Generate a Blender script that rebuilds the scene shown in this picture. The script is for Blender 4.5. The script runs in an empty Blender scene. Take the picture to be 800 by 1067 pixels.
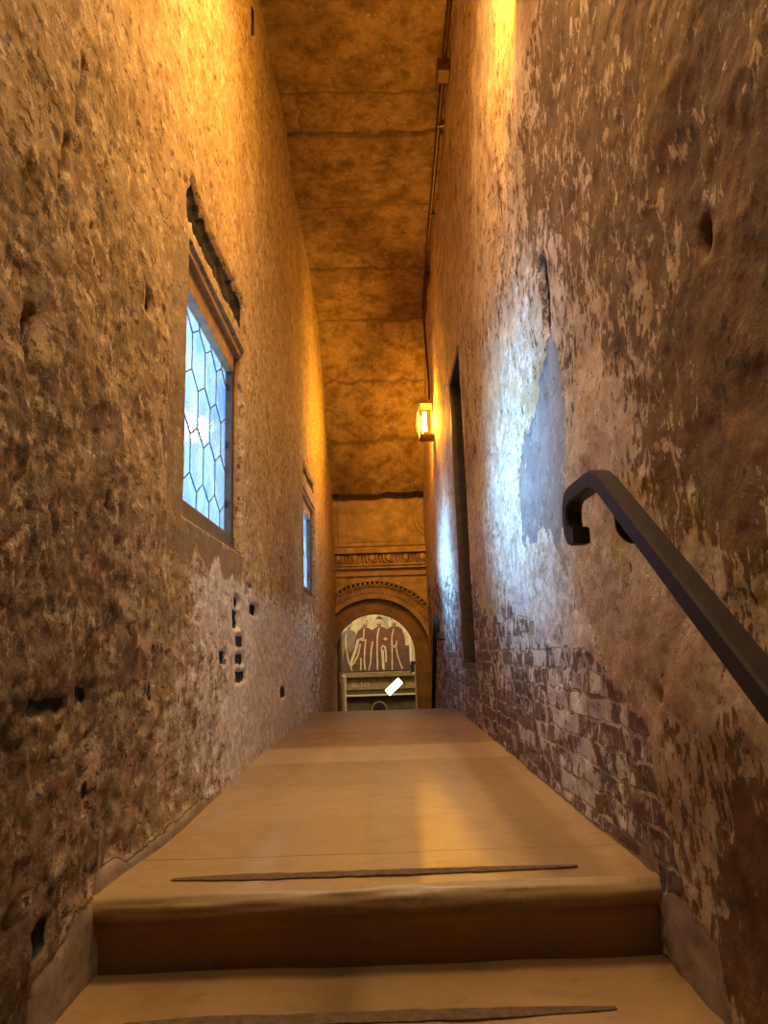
import bpy, bmesh, math, random
import numpy as np
from mathutils import Vector, Matrix
random.seed(7); rng=np.random.default_rng(7)
S=bpy.context.scene; C=S.collection
AL,BR=-0.634,0.566            # left and right wall planes
FAC=9.35                      # front of the carved facade

# ------------------------------------------------------------------ helpers
def mk(name,verts,faces,mat=None,parent=None,smooth=False,mats=None,midx=None):
    me=bpy.data.meshes.new(name); me.from_pydata([tuple(map(float,v)) for v in verts],[],[tuple(map(int,f)) for f in faces]); me.update()
    o=bpy.data.objects.new(name,me); C.objects.link(o)
    for m in (mats or ([mat] if mat else [])): me.materials.append(m)
    if midx is not None: me.polygons.foreach_set('material_index',midx)
    if smooth: me.polygons.foreach_set('use_smooth',[True]*len(me.polygons))
    if parent is not None: o.parent=parent; 
    return o
def bmobj(name,bm,mat=None,parent=None,smooth=False):
    bmesh.ops.recalc_face_normals(bm,faces=bm.faces[:])
    me=bpy.data.meshes.new(name); bm.to_mesh(me); bm.free()
    o=bpy.data.objects.new(name,me); C.objects.link(o)
    if mat: me.materials.append(mat)
    if smooth: me.polygons.foreach_set('use_smooth',[True]*len(me.polygons))
    if parent is not None: o.parent=parent
    return o
def tag(o,label=None,cat=None,group=None,kind=None):
    if label: o['label']=label
    if cat: o['category']=cat
    if group: o['group']=group
    if kind: o['kind']=kind
    return o
def empty(name,loc=(0,0,0)):
    o=bpy.data.objects.new(name,None); C.objects.link(o); o.location=loc; o.empty_display_size=.05; return o
def box(bm,x0,x1,y0,y1,z0,z1,bev=0):
    r=bmesh.ops.create_cube(bm,size=1); vs=r['verts']
    for v in vs: v.co=Vector(((x0+x1)/2+v.co.x*(x1-x0),(y0+y1)/2+v.co.y*(y1-y0),(z0+z1)/2+v.co.z*(z1-z0)))
    if bev:
        es=list({e for v in vs for e in v.link_edges}); bmesh.ops.bevel(bm,geom=es,offset=bev,segments=2,affect='EDGES',profile=.6)
def tube(bm,pts,r,n=10,square=False,rots=None):
    pts=[Vector(p) for p in pts]; rings=[]
    up=Vector((1,0,0))
    for i,p in enumerate(pts):
        t=(pts[min(i+1,len(pts)-1)]-pts[max(i-1,0)]).normalized()
        if abs(t.dot(up))>.95: u=Vector((0,0,1))
        else: u=up
        a=(u-t*u.dot(t)).normalized(); b=t.cross(a)
        k=1.0
        if 0<i<len(pts)-1:
            c=(pts[i+1]-p).normalized().dot((p-pts[i-1]).normalized()); k=1/max(.6,math.sqrt((1+c)/2))
        ring=[]
        if square:
            e=r*.22
            for (u1,v1) in ((r,r-e),(r-e,r),(-r+e,r),(-r,r-e),(-r,-r+e),(-r+e,-r),(r-e,-r),(r,-r+e)):
                ring.append(bm.verts.new(p+a*u1+b*v1*k))
        else:
            for j in range(n):
                th=2*math.pi*j/n; ring.append(bm.verts.new(p+a*math.cos(th)*r+b*math.sin(th)*r))
        rings.append(ring)
    m=len(rings[0])
    for i in range(len(rings)-1):
        for j in range(m): bm.faces.new((rings[i][j],rings[i][(j+1)%m],rings[i+1][(j+1)%m],rings[i+1][j]))
    bm.faces.new(rings[0][::-1]); bm.faces.new(rings[-1])
def spline(pts,n=8):
    out=[]; P=[Vector(p) for p in pts]
    for i in range(len(P)-1):
        p0=P[max(i-1,0)];p1=P[i];p2=P[i+1];p3=P[min(i+2,len(P)-1)]
        for k in range(n):
            t=k/n; out.append(.5*((2*p1)+(p2-p0)*t+(2*p0-5*p1+4*p2-p3)*t*t+(3*p1-p0-3*p2+p3)*t**3))
    out.append(P[-1]); return out
def profile_x(bm,prof,x0,x1,nx=1,jit=None):
    """extrude a closed (y,z) outline along x"""
    rows=[]
    for i in range(nx+1):
        x=x0+(x1-x0)*i/nx; row=[]
        for k,(y,z) in enumerate(prof):
            dy,dz=(jit(x,k) if jit else (0,0)); row.append(bm.verts.new((x,y+dy,z+dz)))
        rows.append(row)
    n=len(prof)
    for i in range(nx):
        for k in range(n): bm.faces.new((rows[i][k],rows[i][(k+1)%n],rows[i+1][(k+1)%n],rows[i+1][k]))
    bm.faces.new(rows[0]); bm.faces.new(rows[-1][::-1])

# ------------------------------------------------------------------ numpy noise
def _h(ix,iy,s):
    n=(ix.astype(np.int64)*374761393+iy.astype(np.int64)*668265263+s*1442695041)&0xffffffff
    n=((n^(n>>13))*1274126177)&0xffffffff
    return ((n^(n>>16))&0xffff)/65535.0
def vn(x,y,s=0):
    ix=np.floor(x);iy=np.floor(y);fx=x-ix;fy=y-iy; fx=fx*fx*fx*(fx*(fx*6-15)+10);fy=fy*fy*fy*(fy*(fy*6-15)+10)
    a=_h(ix,iy,s);b=_h(ix+1,iy,s);c=_h(ix,iy+1,s);d=_h(ix+1,iy+1,s)
    return (a*(1-fx)+b*fx)*(1-fy)+(c*(1-fx)+d*fx)*fy
def fbm(x,y,o=4,s=0,g=.5):
    t=0;a=1;w=0
    for k in range(o): t=t+a*vn(x*2**k+17.3*k,y*2**k-9.1*k,s+k*7);w+=a;a*=g
    return t/w
def ss(a,b,x):
    t=np.clip((x-a)/(b-a),0,1); return t*t*(3-2*t)
def idw(Y,Z,pts,p=3.2):
    pts=np.array(pts,float); num=[0]*(pts.shape[1]-2);den=0
    for r in pts:
        d=((2.0*(np.log(np.maximum(Y,.3))-math.log(r[0])))**2+(Z-r[1])**2+.004)**(p/2); w=1/d; den=den+w
        for k in range(len(num)): num[k]=num[k]+w*r[2+k]
    return [n/den for n in num]
def inpoly(Y,Z,poly):
    c=np.zeros(Y.shape,bool); n=len(poly)
    for i in range(n):
        y1,z1=poly[i];y2,z2=poly[(i+1)%n]
        if z1==z2: continue
        cond=((z1>Z)!=(z2>Z))&(Y<(y2-y1)*(Z-z1)/(z2-z1)+y1); c^=cond
    return c

# ------------------------------------------------------------------ materials
class NT:
    def __init__(s,name):
        s.m=bpy.data.materials.new(name); s.m.use_nodes=True; s.t=s.m.node_tree; s.t.nodes.clear()
        s.out=s.t.nodes.new('ShaderNodeOutputMaterial')
    def n(s,typ,**kw):
        nd=s.t.nodes.new(typ)
        for k,v in kw.items():
            if k in nd.inputs.keys() if isinstance(k,str) else False: nd.inputs[k].default_value=v
            else: setattr(nd,k,v)
        return nd
    def l(s,a,b): s.t.links.new(a,b)
    def set(s,inp,v):
        if hasattr(v,'links') or isinstance(v,bpy.types.NodeSocket): s.l(v,inp)
        else: inp.default_value=v
    def math(s,op,a,b=0,c=0,clamp=False):
        nd=s.t.nodes.new('ShaderNodeMath'); nd.operation=op; nd.use_clamp=clamp
        for i,v in enumerate((a,b,c)): s.set(nd.inputs[i],v)
        return nd.outputs[0]
    def sstep(s,a,b,x):
        nd=s.t.nodes.new('ShaderNodeMapRange'); nd.interpolation_type='SMOOTHSTEP'
        s.set(nd.inputs[0],x); s.set(nd.inputs[1],a); s.set(nd.inputs[2],b); return nd.outputs[0]
    def mix(s,f,a,b,blend='MIX'):
        nd=s.t.nodes.new('ShaderNodeMix'); nd.data_type='RGBA'; nd.blend_type=blend
        s.set(nd.inputs[0],f)
        for i,v in ((6,a),(7,b)):
            if isinstance(v,tuple): v=(*v,1) if len(v)==3 else v
            s.set(nd.inputs[i],v)
        return nd.outputs[2]
    def noise(s,vec,scale,detail=4,rough=.55,dist=0,w=None):
        nd=s.t.nodes.new('ShaderNodeTexNoise'); s.l(vec,nd.inputs['Vector'])
        nd.inputs['Scale'].default_value=scale; nd.inputs['Detail'].default_value=detail; nd.inputs['Roughness'].default_value=rough; nd.inputs['Distortion'].default_value=dist
        return nd.outputs['Fac']
    def attr(s,name):
        nd=s.t.nodes.new('ShaderNodeAttribute'); nd.attribute_name=name; return nd.outputs['Fac']
    def coord(s): return s.t.nodes.new('ShaderNodeTexCoord').outputs['Object']
    def mapv(s,vec,loc=(0,0,0),rot=(0,0,0),scale=(1,1,1)):
        nd=s.t.nodes.new('ShaderNodeMapping'); s.l(vec,nd.inputs[0]); nd.inputs[1].default_value=loc; nd.inputs[2].default_value=rot; nd.inputs[3].default_value=scale; return nd.outputs[0]
    def bump(s,h,strength=.5,dist=.01,normal=None):
        nd=s.t.nodes.new('ShaderNodeBump'); s.l(h,nd.inputs['Height']); nd.inputs['Strength'].default_value=strength; nd.inputs['Distance'].default_value=dist
        if normal: s.l(normal,nd.inputs['Normal'])
        return nd.outputs[0]
    def bsdf(s,col,rough=.8,spec=.3,metal=0,normal=None,**kw):
        nd=s.t.nodes.new('ShaderNodeBsdfPrincipled')
        if isinstance(col,tuple): col=(*col,1)
        s.set(nd.inputs['Base Color'],col); s.set(nd.inputs['Roughness'],rough); s.set(nd.inputs['Specular IOR Level'],spec); s.set(nd.inputs['Metallic'],metal)
        if normal: s.l(normal,nd.inputs['Normal'])
        for k,v in kw.items(): s.set(nd.inputs[k],v)
        s.l(nd.outputs[0],s.out.inputs[0]); return nd

def simple(name,col,rough=.6,spec=.4,metal=0,var=.25,scale=12,bump=.15):
    t=NT(name); v=t.coord(); n=t.noise(v,scale,6,.6)
    lo=tuple(c*(1-var) for c in col); hi=tuple(min(1,c*(1+var)) for c in col)
    c=t.mix(t.sstep(.3,.7,n),lo,hi)
    t.bsdf(c,rough,spec,metal,t.bump(t.noise(v,scale*4,5,.6),bump,.004)); return t.m

def wall_material(name,side):
    t=NT(name); v=t.coord(); peel=t.attr('peel'); white=t.attr('white'); hole=t.attr('hole'); rough=t.attr('rough'); brick=t.attr('brick'); patch=t.attr('patch'); mort=t.attr('mortar')
    big=t.noise(v,1.7,3,.5); mid=t.noise(v,7,8,.62,.4); fine=t.noise(t.mapv(v,(3,1,7)),34,8,.68,.3); grit=t.noise(t.mapv(v,(5,9,2)),120,4,.65)
    fl1=t.noise(t.mapv(v,(11,5,3),scale=(1,.8,1)),22,10,.74,.15); fl2=t.noise(t.mapv(v,(2,15,8),scale=(1,.55,1)),30,9,.74,.1); fl3=t.noise(t.mapv(v,(21,1,18),scale=(1,.6,1)),11,10,.72,.2)
    if side=='L':
        base=t.mix(t.sstep(.35,.68,mid),(.34,.225,.10),(.54,.385,.19))
        base=t.mix(t.math('MULTIPLY',t.sstep(.42,.66,big),.5),base,(.36,.22,.085))
        base=t.mix(t.math('MULTIPLY',t.sstep(.54,.66,fine),.55),base,(.66,.52,.30))
        base=t.mix(t.math('MULTIPLY',t.sstep(.46,.34,fine),.6),base,(.19,.13,.07))
        base=t.mix(t.math('MULTIPLY',t.sstep(.55,.60,fl1),.75),base,(.70,.54,.31)); base=t.mix(t.math('MULTIPLY',t.sstep(.445,.40,fl2),.9),base,(.11,.065,.028)); base=t.mix(t.math('MULTIPLY',t.sstep(.43,.38,fl3),.6),base,(.22,.14,.06))
        rc=t.mix(t.sstep(.40,.58,fl3),(.17,.12,.072),(.42,.325,.215))
        rc=t.mix(t.math('MULTIPLY',t.sstep(.53,.58,fl1),.85),rc,(.66,.54,.39)); rc=t.mix(t.math('MULTIPLY',t.sstep(.46,.415,fl2),.95),rc,(.05,.036,.024))
        rc=t.mix(t.math('MULTIPLY',t.sstep(.56,.66,t.noise(t.mapv(v,(1,4,4)),9,6,.6,.5)),.7),rc,(.10,.085,.07))
        rc=t.mix(t.math('MULTIPLY',t.sstep(.58,.68,t.noise(t.mapv(v,(1,14,4)),6,5,.6,.5)),.6),rc,(.30,.14,.06))
        rc=t.mix(.85,rc,t.mix(t.sstep(.36,.64,t.noise(t.mapv(v,(4,3,9)),4.2,9,.68,.5)),(.50,.48,.46),(1.0,.99,.97)),'MULTIPLY'); rc=t.mix(t.math('MULTIPLY',t.sstep(.56,.61,t.noise(t.mapv(v,(14,6,2)),6,9,.7,.4)),.5),rc,(.48,.38,.26))
        base=t.mix(rough,base,rc)
        dcol=t.mix(t.sstep(.35,.65,fine),(.09,.065,.04),(.23,.165,.10))
    else:
        base=t.mix(t.sstep(.35,.68,mid),(.44,.32,.175),(.68,.54,.365))
        base=t.mix(t.math('MULTIPLY',t.sstep(.42,.68,big),.45),base,(.40,.25,.11))
        base=t.mix(t.math('MULTIPLY',t.sstep(.40,.30,fine),.6),base,(.24,.17,.10))
        base=t.mix(t.math('MULTIPLY',t.sstep(.56,.68,fine),.4),base,(.70,.61,.46))
        base=t.mix(t.math('MULTIPLY',t.sstep(.56,.62,fl1),.55),base,(.74,.63,.46)); base=t.mix(t.math('MULTIPLY',t.sstep(.43,.38,fl2),.75),base,(.24,.16,.085)); base=t.mix(t.math('MULTIPLY',t.sstep(.44,.39,fl3),.35),base,(.33,.23,.13))
        dcol=t.mix(t.sstep(.32,.68,mid),(.115,.068,.028),(.23,.14,.06))
        dcol=t.mix(t.math('MULTIPLY',t.sstep(.52,.66,fine),.4),dcol,(.33,.205,.085))
    # peeled layer, ragged flakes
    nz=t.math('ADD',t.math('MULTIPLY',t.noise(t.mapv(v,(2,2,2)),8.5,9,.70,.6),.55),t.math('MULTIPLY',t.noise(t.mapv(v,(6,6,1),scale=(1,1.3,.6)),30,7,.66,.8),.5))
    thr=t.math('ADD',t.math('MULTIPLY',t.math('SUBTRACT',peel,.5),.52),nz)
    m=t.sstep(.498,.522,thr)
    col=t.mix(m,base,dcol)
    # white bloom
    wm=t.math('MULTIPLY',t.sstep(.47,.56,t.math('ADD',t.math('MULTIPLY',t.math('SUBTRACT',white,.5),.7),t.math('ADD',t.math('MULTIPLY',fl3,.5),t.math('MULTIPLY',fl2,.5)))),.85)
    wcol=t.mix(t.sstep(.40,.60,fl1),(.50,.44,.36),(.82,.76,.67))
    col=t.mix(t.math('MULTIPLY',wm,t.math('SUBTRACT',1,t.math('MULTIPLY',m,.6))),col,wcol)
    # brick courses
    wob=t.t.nodes.new('ShaderNodeTexNoise'); t.l(v,wob.inputs['Vector']); wob.inputs['Scale'].default_value=9; wob.inputs['Detail'].default_value=3
    off=t.t.nodes.new('ShaderNodeVectorMath'); off.operation='SCALE'; t.l(wob.outputs['Color'],off.inputs[0]); off.inputs['Scale'].default_value=.045
    add=t.t.nodes.new('ShaderNodeVectorMath'); add.operation='ADD'; t.l(v,add.inputs[0]); t.l(off.outputs[0],add.inputs[1])
    sep=t.t.nodes.new('ShaderNodeSeparateXYZ'); t.l(add.outputs[0],sep.inputs[0])
    comb=t.t.nodes.new('ShaderNodeCombineXYZ'); t.l(sep.outputs['Y'],comb.inputs['X']); t.l(sep.outputs['Z'],comb.inputs['Y'])
    bk=t.t.nodes.new('ShaderNodeTexBrick'); t.l(comb.outputs[0],bk.inputs['Vector'])
    bk.inputs['Color1'].default_value=(.21,.135,.095,1); bk.inputs['Color2'].default_value=(.105,.085,.07,1); t.l(t.mix(t.sstep(.42,.6,t.noise(t.mapv(v,(1,6,6)),12,6,.6)),(.20,.15,.10),(.60,.52,.40)),bk.inputs['Mortar'])
    for k,x in (('Scale',1),('Mortar Size',.0065),('Mortar Smooth',.4),('Bias',-.05),('Brick Width',.175),('Row Height',.063)): bk.inputs[k].default_value=x
    bk.offset=.5; bk.squash=.6; bk.squash_frequency=3
    bk2=t.t.nodes.new('ShaderNodeTexBrick'); t.l(comb.outputs[0],bk2.inputs['Vector']); bk2.offset=.5; bk2.squash=.6; bk2.squash_frequency=3
    bk2.inputs['Color1'].default_value=(0,0,0,1); bk2.inputs['Color2'].default_value=(1,1,1,1); bk2.inputs['Mortar'].default_value=(.1,.1,.1,1)
    for k,x in (('Scale',1),('Mortar Size',.0065),('Mortar Smooth',.4),('Bias',0),('Brick Width',.175),('Row Height',.063)): bk2.inputs[k].default_value=x
    rnd=t.t.nodes.new('ShaderNodeSeparateColor'); t.l(bk2.outputs['Color'],rnd.inputs[0])
    wash=t.math('MULTIPLY',t.sstep(.50,.56,t.math('ADD',t.noise(t.mapv(v,(4,4,4),scale=(1,1,.8)),13,9,.72,.3),t.math('ADD',t.math('MULTIPLY',t.math('SUBTRACT',rnd.outputs[0],.5),.20),t.math('MULTIPLY',t.math('SUBTRACT',white,.5),.30)))),.85)
    bcol=t.mix(wash,bk.outputs['Color'],(.74,.69,.62))
    bcol=t.mix(t.math('MULTIPLY',t.sstep(.44,.39,fl2),.6),bcol,(.09,.065,.045)); bcol=t.mix(t.math('MULTIPLY',t.sstep(.55,.60,fl1),.5),bcol,(.62,.54,.44))
    bm_=t.sstep(.47,.53,t.math('ADD',t.math('MULTIPLY',t.math('SUBTRACT',brick,.5),.9),t.noise(t.mapv(v,(7,1,3)),7,9,.68,.5)))
    col=t.mix(bm_,col,bcol)
    # smooth grey cement patch and smooth mortar skirting
    pm=t.sstep(.42,.58,t.math('ADD',patch,t.math('MULTIPLY',t.math('SUBTRACT',fine,.5),.5)))
    pc=t.mix(t.sstep(.3,.7,mid),(.20,.185,.165),(.30,.28,.25)) if side=='R' else t.mix(t.sstep(.3,.7,mid),(.19,.135,.075),(.31,.225,.13))
    pc=t.mix(t.math('MULTIPLY',t.sstep(.57,.62,fl1),.6),pc,(.58,.50,.38)); pc=t.mix(t.math('MULTIPLY',t.sstep(.44,.39,fl2),.5),pc,(.12,.09,.06))
    col=t.mix(pm,col,pc)
    mm=t.sstep(.42,.58,t.math('ADD',mort,t.math('MULTIPLY',t.math('SUBTRACT',mid,.5),.9)))
    mc=t.mix(t.sstep(.3,.7,mid),(.26,.205,.145),(.40,.325,.235)); mc=t.mix(t.math('MULTIPLY',t.sstep(.45,.40,fl2),.5),mc,(.14,.10,.07))
    col=t.mix(mm,col,mc)
    # pits
    vo=t.t.nodes.new('ShaderNodeTexVoronoi'); t.l(t.mapv(v,scale=(1,1,.55)),vo.inputs['Vector']); vo.inputs['Scale'].default_value=26
    sp=t.t.nodes.new('ShaderNodeSeparateColor'); t.l(vo.outputs['Color'],sp.inputs[0])
    psz=t.math('MULTIPLY',t.sstep(.72,1.0,sp.outputs[0]),.30)
    pit=t.math('MULTIPLY',t.sstep(0,.07,t.math('SUBTRACT',psz,t.math('ADD',vo.outputs['Distance'],t.math('MULTIPLY',t.math('SUBTRACT',fine,.5),.6)))),t.math('SUBTRACT',1,t.math('MAXIMUM',pm,mm)))
    col=t.mix(t.math('MULTIPLY',pit,.85),col,(.07,.05,.03))
    hm=t.sstep(.4,.6,t.math('ADD',hole,t.math('MULTIPLY',t.math('SUBTRACT',fine,.5),.4)))
    hc=t.mix(t.sstep(.45,.62,fl1),(.010,.010,.010),(.05,.05,.052))
    col=t.mix(hm,col,hc)
    # relief
    calm=t.math('SUBTRACT',1,t.math('MULTIPLY',t.math('MAXIMUM',pm,mm),.75))
    h=t.math('ADD',t.math('MULTIPLY',fine,t.math('ADD',.55,t.math('MULTIPLY',rough,1.0))),t.math('MULTIPLY',grit,.13))
    h=t.math('ADD',h,t.math('MULTIPLY',mid,.5))
    h=t.math('MULTIPLY',h,calm)
    h=t.math('ADD',h,t.math('MULTIPLY',m,-.32))
    h=t.math('ADD',h,t.math('MULTIPLY',pit,-.6))
    h=t.math('ADD',h,t.math('MULTIPLY',wm,.2))
    bh=t.math('MULTIPLY',t.math('MULTIPLY',bm_,t.math('SUBTRACT',1,t.math('MAXIMUM',pm,mm))),t.math('ADD',t.math('MULTIPLY',bk.outputs['Fac'],-1.6),-.1))
    h=t.math('ADD',h,bh)
    t.bsdf(col,.82,.25,0,t.bump(h,.5 if side=='L' else .75,.016))
    return t.m

def stone_ceiling():
    t=NT('rough stone ceiling'); v=t.coord(); mid=t.noise(v,4.5,8,.65,.4); fine=t.noise(t.mapv(v,(4,1,2)),30,8,.7,.3); big=t.noise(v,1.4,3,.5)
    j=t.attr('joint')
    c=t.mix(t.sstep(.36,.62,t.math('ADD',t.math('MULTIPLY',mid,.6),t.math('MULTIPLY',t.noise(t.mapv(v,(2,2,2)),15,9,.7,.3),.4))),(.125,.075,.033),(.35,.23,.11))
    c=t.mix(t.math('MULTIPLY',t.sstep(.45,.33,fine),.6),c,(.10,.065,.035))
    c=t.mix(t.math('MULTIPLY',t.sstep(.56,.68,fine),.55),c,(.56,.45,.29))
    c=t.mix(t.math('MULTIPLY',t.sstep(.56,.68,big),.5),c,(.13,.085,.05))
    c=t.mix(t.math('MULTIPLY',t.sstep(.3,.9,t.math('ADD',j,t.math('MULTIPLY',t.math('SUBTRACT',fine,.5),1.2))),.6),c,(.09,.055,.03))
    h=t.math('ADD',fine,t.math('MULTIPLY',mid,.8))
    t.bsdf(c,.85,.2,0,t.bump(h,.8,.015)); return t.m

def floor_stone(name='worn polished stone',dark=1.0):
    t=NT(name); v=t.coord(); sep=t.t.nodes.new('ShaderNodeSeparateXYZ'); t.l(v,sep.inputs[0]); y=sep.outputs['Y']
    mid=t.noise(v,5,6,.55,.3); fine=t.noise(t.mapv(v,(1,5,2)),40,6,.65)
    # slab tones change from slab to slab
    r=t.t.nodes.new('ShaderNodeValToRGB'); r.color_ramp.interpolation='CONSTANT'
    t.l(t.math('DIVIDE',y,7.0),r.inputs[0]); e=r.color_ramp.elements
    e[0].position=0; e[0].color=(.40,.275,.13,1); e[1].position=1.90/7; e[1].color=(.39,.27,.135,1)
    for pos,c in ((2.32,(.42,.30,.155)),(2.86,(.37,.27,.15)),(3.42,(.54,.42,.26)),(3.98,(.29,.19,.09)),(4.7,(.37,.26,.13)),(5.5,(.34,.23,.11))):
        n=e.new(pos/7); n.color=(*c,1)
    c=t.mix(t.math('MULTIPLY',t.sstep(.35,.7,mid),.35),r.outputs[0],(.50,.37,.21))
    c=t.mix(t.math('MULTIPLY',t.sstep(.60,.70,t.noise(t.mapv(v,(3,3,3),scale=(1,2.2,1)),14,7,.65,.8)),.55),c,(.24,.17,.10))
    line=0
    for yj in (1.905,2.86,3.98,5.5):
        d=t.math('ABSOLUTE',t.math('SUBTRACT',t.math('ADD',y,t.math('MULTIPLY',t.math('SUBTRACT',mid,.5),.012)),yj))
        line=t.math('MAXIMUM',t.sstep(.006,.002,d),line)
    c=t.mix(t.math('MULTIPLY',line,.65),c,(.12,.08,.045))
    c=t.mix(t.math('MULTIPLY',t.sstep(.55,.62,t.noise(t.mapv(v,(8,3,3),scale=(1,1.5,1)),26,9,.72)),.30),c,(.56,.43,.26)); c=t.mix(t.math('MULTIPLY',t.sstep(.44,.37,t.noise(t.mapv(v,(1,9,3),scale=(.6,1.5,1)),16,9,.72)),.45),c,(.20,.13,.06))
    if dark!=1: c=t.mix(1.0,c,(dark,dark*.93,dark*.82),'MULTIPLY')
    ro=t.math('ADD',.27,t.math('MULTIPLY',t.noise(t.mapv(v,(5,5,5)),9,7,.65),.32))
    t.bsdf(t.mix(1.0,c,(.74,.72,.68),'MULTIPLY'),ro,.5,0,t.bump(t.math('ADD',t.math('MULTIPLY',mid,.6),t.math('ADD',t.math('MULTIPLY',fine,.25),t.math('MULTIPLY',line,-.5))),.18,.008)); return t.m

def emit(name,col,st):
    t=NT(name); e=t.t.nodes.new('ShaderNodeEmission'); e.inputs[0].default_value=(*col,1); e.inputs[1].default_value=st; t.l(e.outputs[0],t.out.inputs[0]); return t.m

M_WL=wall_material('weathered plaster and rubble','L'); M_WR=wall_material('peeling plaster over brick','R')
M_CEIL=stone_ceiling(); M_FLOOR=floor_stone(); M_STEP=floor_stone('worn step stone',.95)
M_GRIP=simple('dark grit strip',(.11,.072,.038),.8,.2,0,.3,60,.4)
M_IRON=simple('brown black painted iron',(.020,.013,.009),.5,.3,.3,.3,30,.1)
M_BLACK=simple('black iron',(.012,.010,.009),.5,.4,.2,.3,30,.1)
M_WOOD=simple('dark stained window wood',(.055,.034,.020),.55,.4,0,.35,20,.25)
M_WOOD2=simple('grey brown weathered wood',(.085,.067,.052),.6,.35,0,.3,18,.25)
M_WOODLIT=simple('lamp-lit window wood',(.36,.22,.11),.55,.35,0,.25,18,.25)  # head rail tone: dark window wood lightened as if lit by the lamp
M_FAC=simple('carved ochre stone',(.40,.28,.155),.8,.25,0,.3,7,.45)
M_FACD=simple('darker ochre stone band',(.25,.165,.08),.75,.25,0,.25,7,.3)
M_FACJ=simple('pale cream edge',(.72,.66,.52),.5,.4,0,.1,6,.1)  # pale cream; on the jambs it stands for edges lit from the hall
M_COPPER=simple('aged copper brown metal',(.22,.10,.045),.4,.5,.7,.3,25,.15)
M_CONDUIT=simple('red brown painted conduit',(.07,.025,.015),.4,.5,.3,.3,25,.15)
M_DOOR=simple('dark niche door wood',(.10,.065,.035),.6,.3,0,.35,10,.3)
M_TRIMW=simple('plain limewashed timber casing',(.42,.33,.22),.65,.3,0,.3,14,.3)
M_PANEL=simple('dark carved walnut',(.07,.05,.032),.45,.5,0,.35,14,.3)
M_PANELG=simple('gilded worn walnut moulding',(.25,.185,.09),.4,.5,.15,.35,25,.3)
M_LETTER=simple('pale gilt lettering',(.55,.46,.27),.5,.4,0,.1,20,.05)
M_HALL=simple('ochre hall plaster',(.50,.42,.28),.8,.2,0,.15,3,.2)
M_LEAD=simple('dull lead came',(.16,.15,.15),.55,.4,.5,.2,40,.1)

# ------------------------------------------------------------------ walls
def geo_axis(segs):
    out=[]
    for a,b,fn in segs:
        y=a
        while y<b-1e-6: out.append(y); y+=fn(y)
    out.append(segs[-1][1]); return out
def snap(ax,vals):
    ax=[a for a in ax if all(abs(a-v)>.0035 for v in vals)]+list(vals); return np.array(sorted(ax))
def wall(name,xp,sg,ys,zs,openings,dispf,attrf,mat,depth=.32):
    for (y0,y1,z0,z1) in openings: ys=snap(ys,[y0,y1]); zs=snap(zs,[z0,z1])
    ys=np.array(ys);zs=np.array(zs); ny,nz=len(ys),len(zs)
    Y,Z=np.meshgrid(ys,zs,indexing='ij'); A=attrf(Y,Z); D=dispf(Y,Z,A)
    V=np.stack([xp+sg*D,Y,Z],-1).reshape(-1,3)
    idx=np.arange(ny*nz).reshape(ny,nz)
    q=np.stack([idx[:-1,:-1],idx[1:,:-1],idx[1:,1:],idx[:-1,1:]],-1)
    cy=(ys[:-1]+ys[1:])/2;cz=(zs[:-1]+zs[1:])/2; keep=np.ones((ny-1,nz-1),bool)
    for (y0,y1,z0,z1) in openings: keep&=~(((cy>y0)&(cy<y1))[:,None]&((cz>z0)&(cz<z1))[None,:])
    F=q[keep].reshape(-1,4)
    if sg<0: F=F[:,::-1]
    ex=[];src=[];ef=[];nb=ny*nz
    for (y0,y1,z0,z1) in openings:
        i0,i1=np.argmin(abs(ys-y0)),np.argmin(abs(ys-y1)); j0,j1=np.argmin(abs(zs-z0)),np.argmin(abs(zs-z1))
        loop=[(i,j0) for i in range(i0,i1)]+[(i1,j) for j in range(j0,j1)]+[(i,j1) for i in range(i1,i0,-1)]+[(i0,j) for j in range(j1,j0,-1)]
        rings=[[idx[i,j] for i,j in loop]]
        for k in range(1,9):
            r=[]
            for (i,j) in loop:
                d=depth*k/8; w=1 if k<8 else 0
                ex.append((xp-sg*d,ys[i]+w*.012*(vn(np.array(ys[i]*30),np.array(zs[j]*30+k*3.1),5)-.3)*(1 if i in(i0,) else -1 if i==i1 else 0)*-1,zs[j])); src.append(idx[i,j]); r.append(nb); nb+=1
            rings.append(r)
        n=len(loop)
        for a,b in zip(rings[:-1],rings[1:]):
            for k in range(n):
                f=(a[k],a[(k+1)%n],b[(k+1)%n],b[k]); ef.append(f if sg>0 else f[::-1])
    if ex: V=np.concatenate([V,np.array(ex)]); F=np.concatenate([F,np.array(ef)])
    me=bpy.data.meshes.new(name); me.vertices.add(len(V)); me.vertices.foreach_set('co',V.astype(np.float32).ravel())
    me.loops.add(F.size); me.loops.foreach_set('vertex_index',F.astype(np.int32).ravel())
    me.polygons.add(len(F)); me.polygons.foreach_set('loop_start',np.arange(0,F.size,4,dtype=np.int32)); me.polygons.foreach_set('loop_total',np.full(len(F),4,np.int32))
    me.update(calc_edges=True); me.validate()
    me.polygons.foreach_set('use_smooth',[True]*len(me.polygons))
    for k,a in A.items():
        at=me.attributes.new(k,'FLOAT','POINT'); a=np.broadcast_to(a,Y.shape).reshape(-1)
        if ex: a=np.concatenate([a,a[np.array(src)]])
        at.data.foreach_set('value',a.astype(np.float32))
    me.materials.append(mat); o=bpy.data.objects.new(name,me); C.objects.link(o); o['kind']='structure'; return o

def step_top(Y):      # height of stair profile at Y
    return np.where(Y>6.33,-.17*np.ceil((Y-6.33)/.30),np.where(Y>1.655,0,np.where(Y>1.36,-.16,-.32)))

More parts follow.
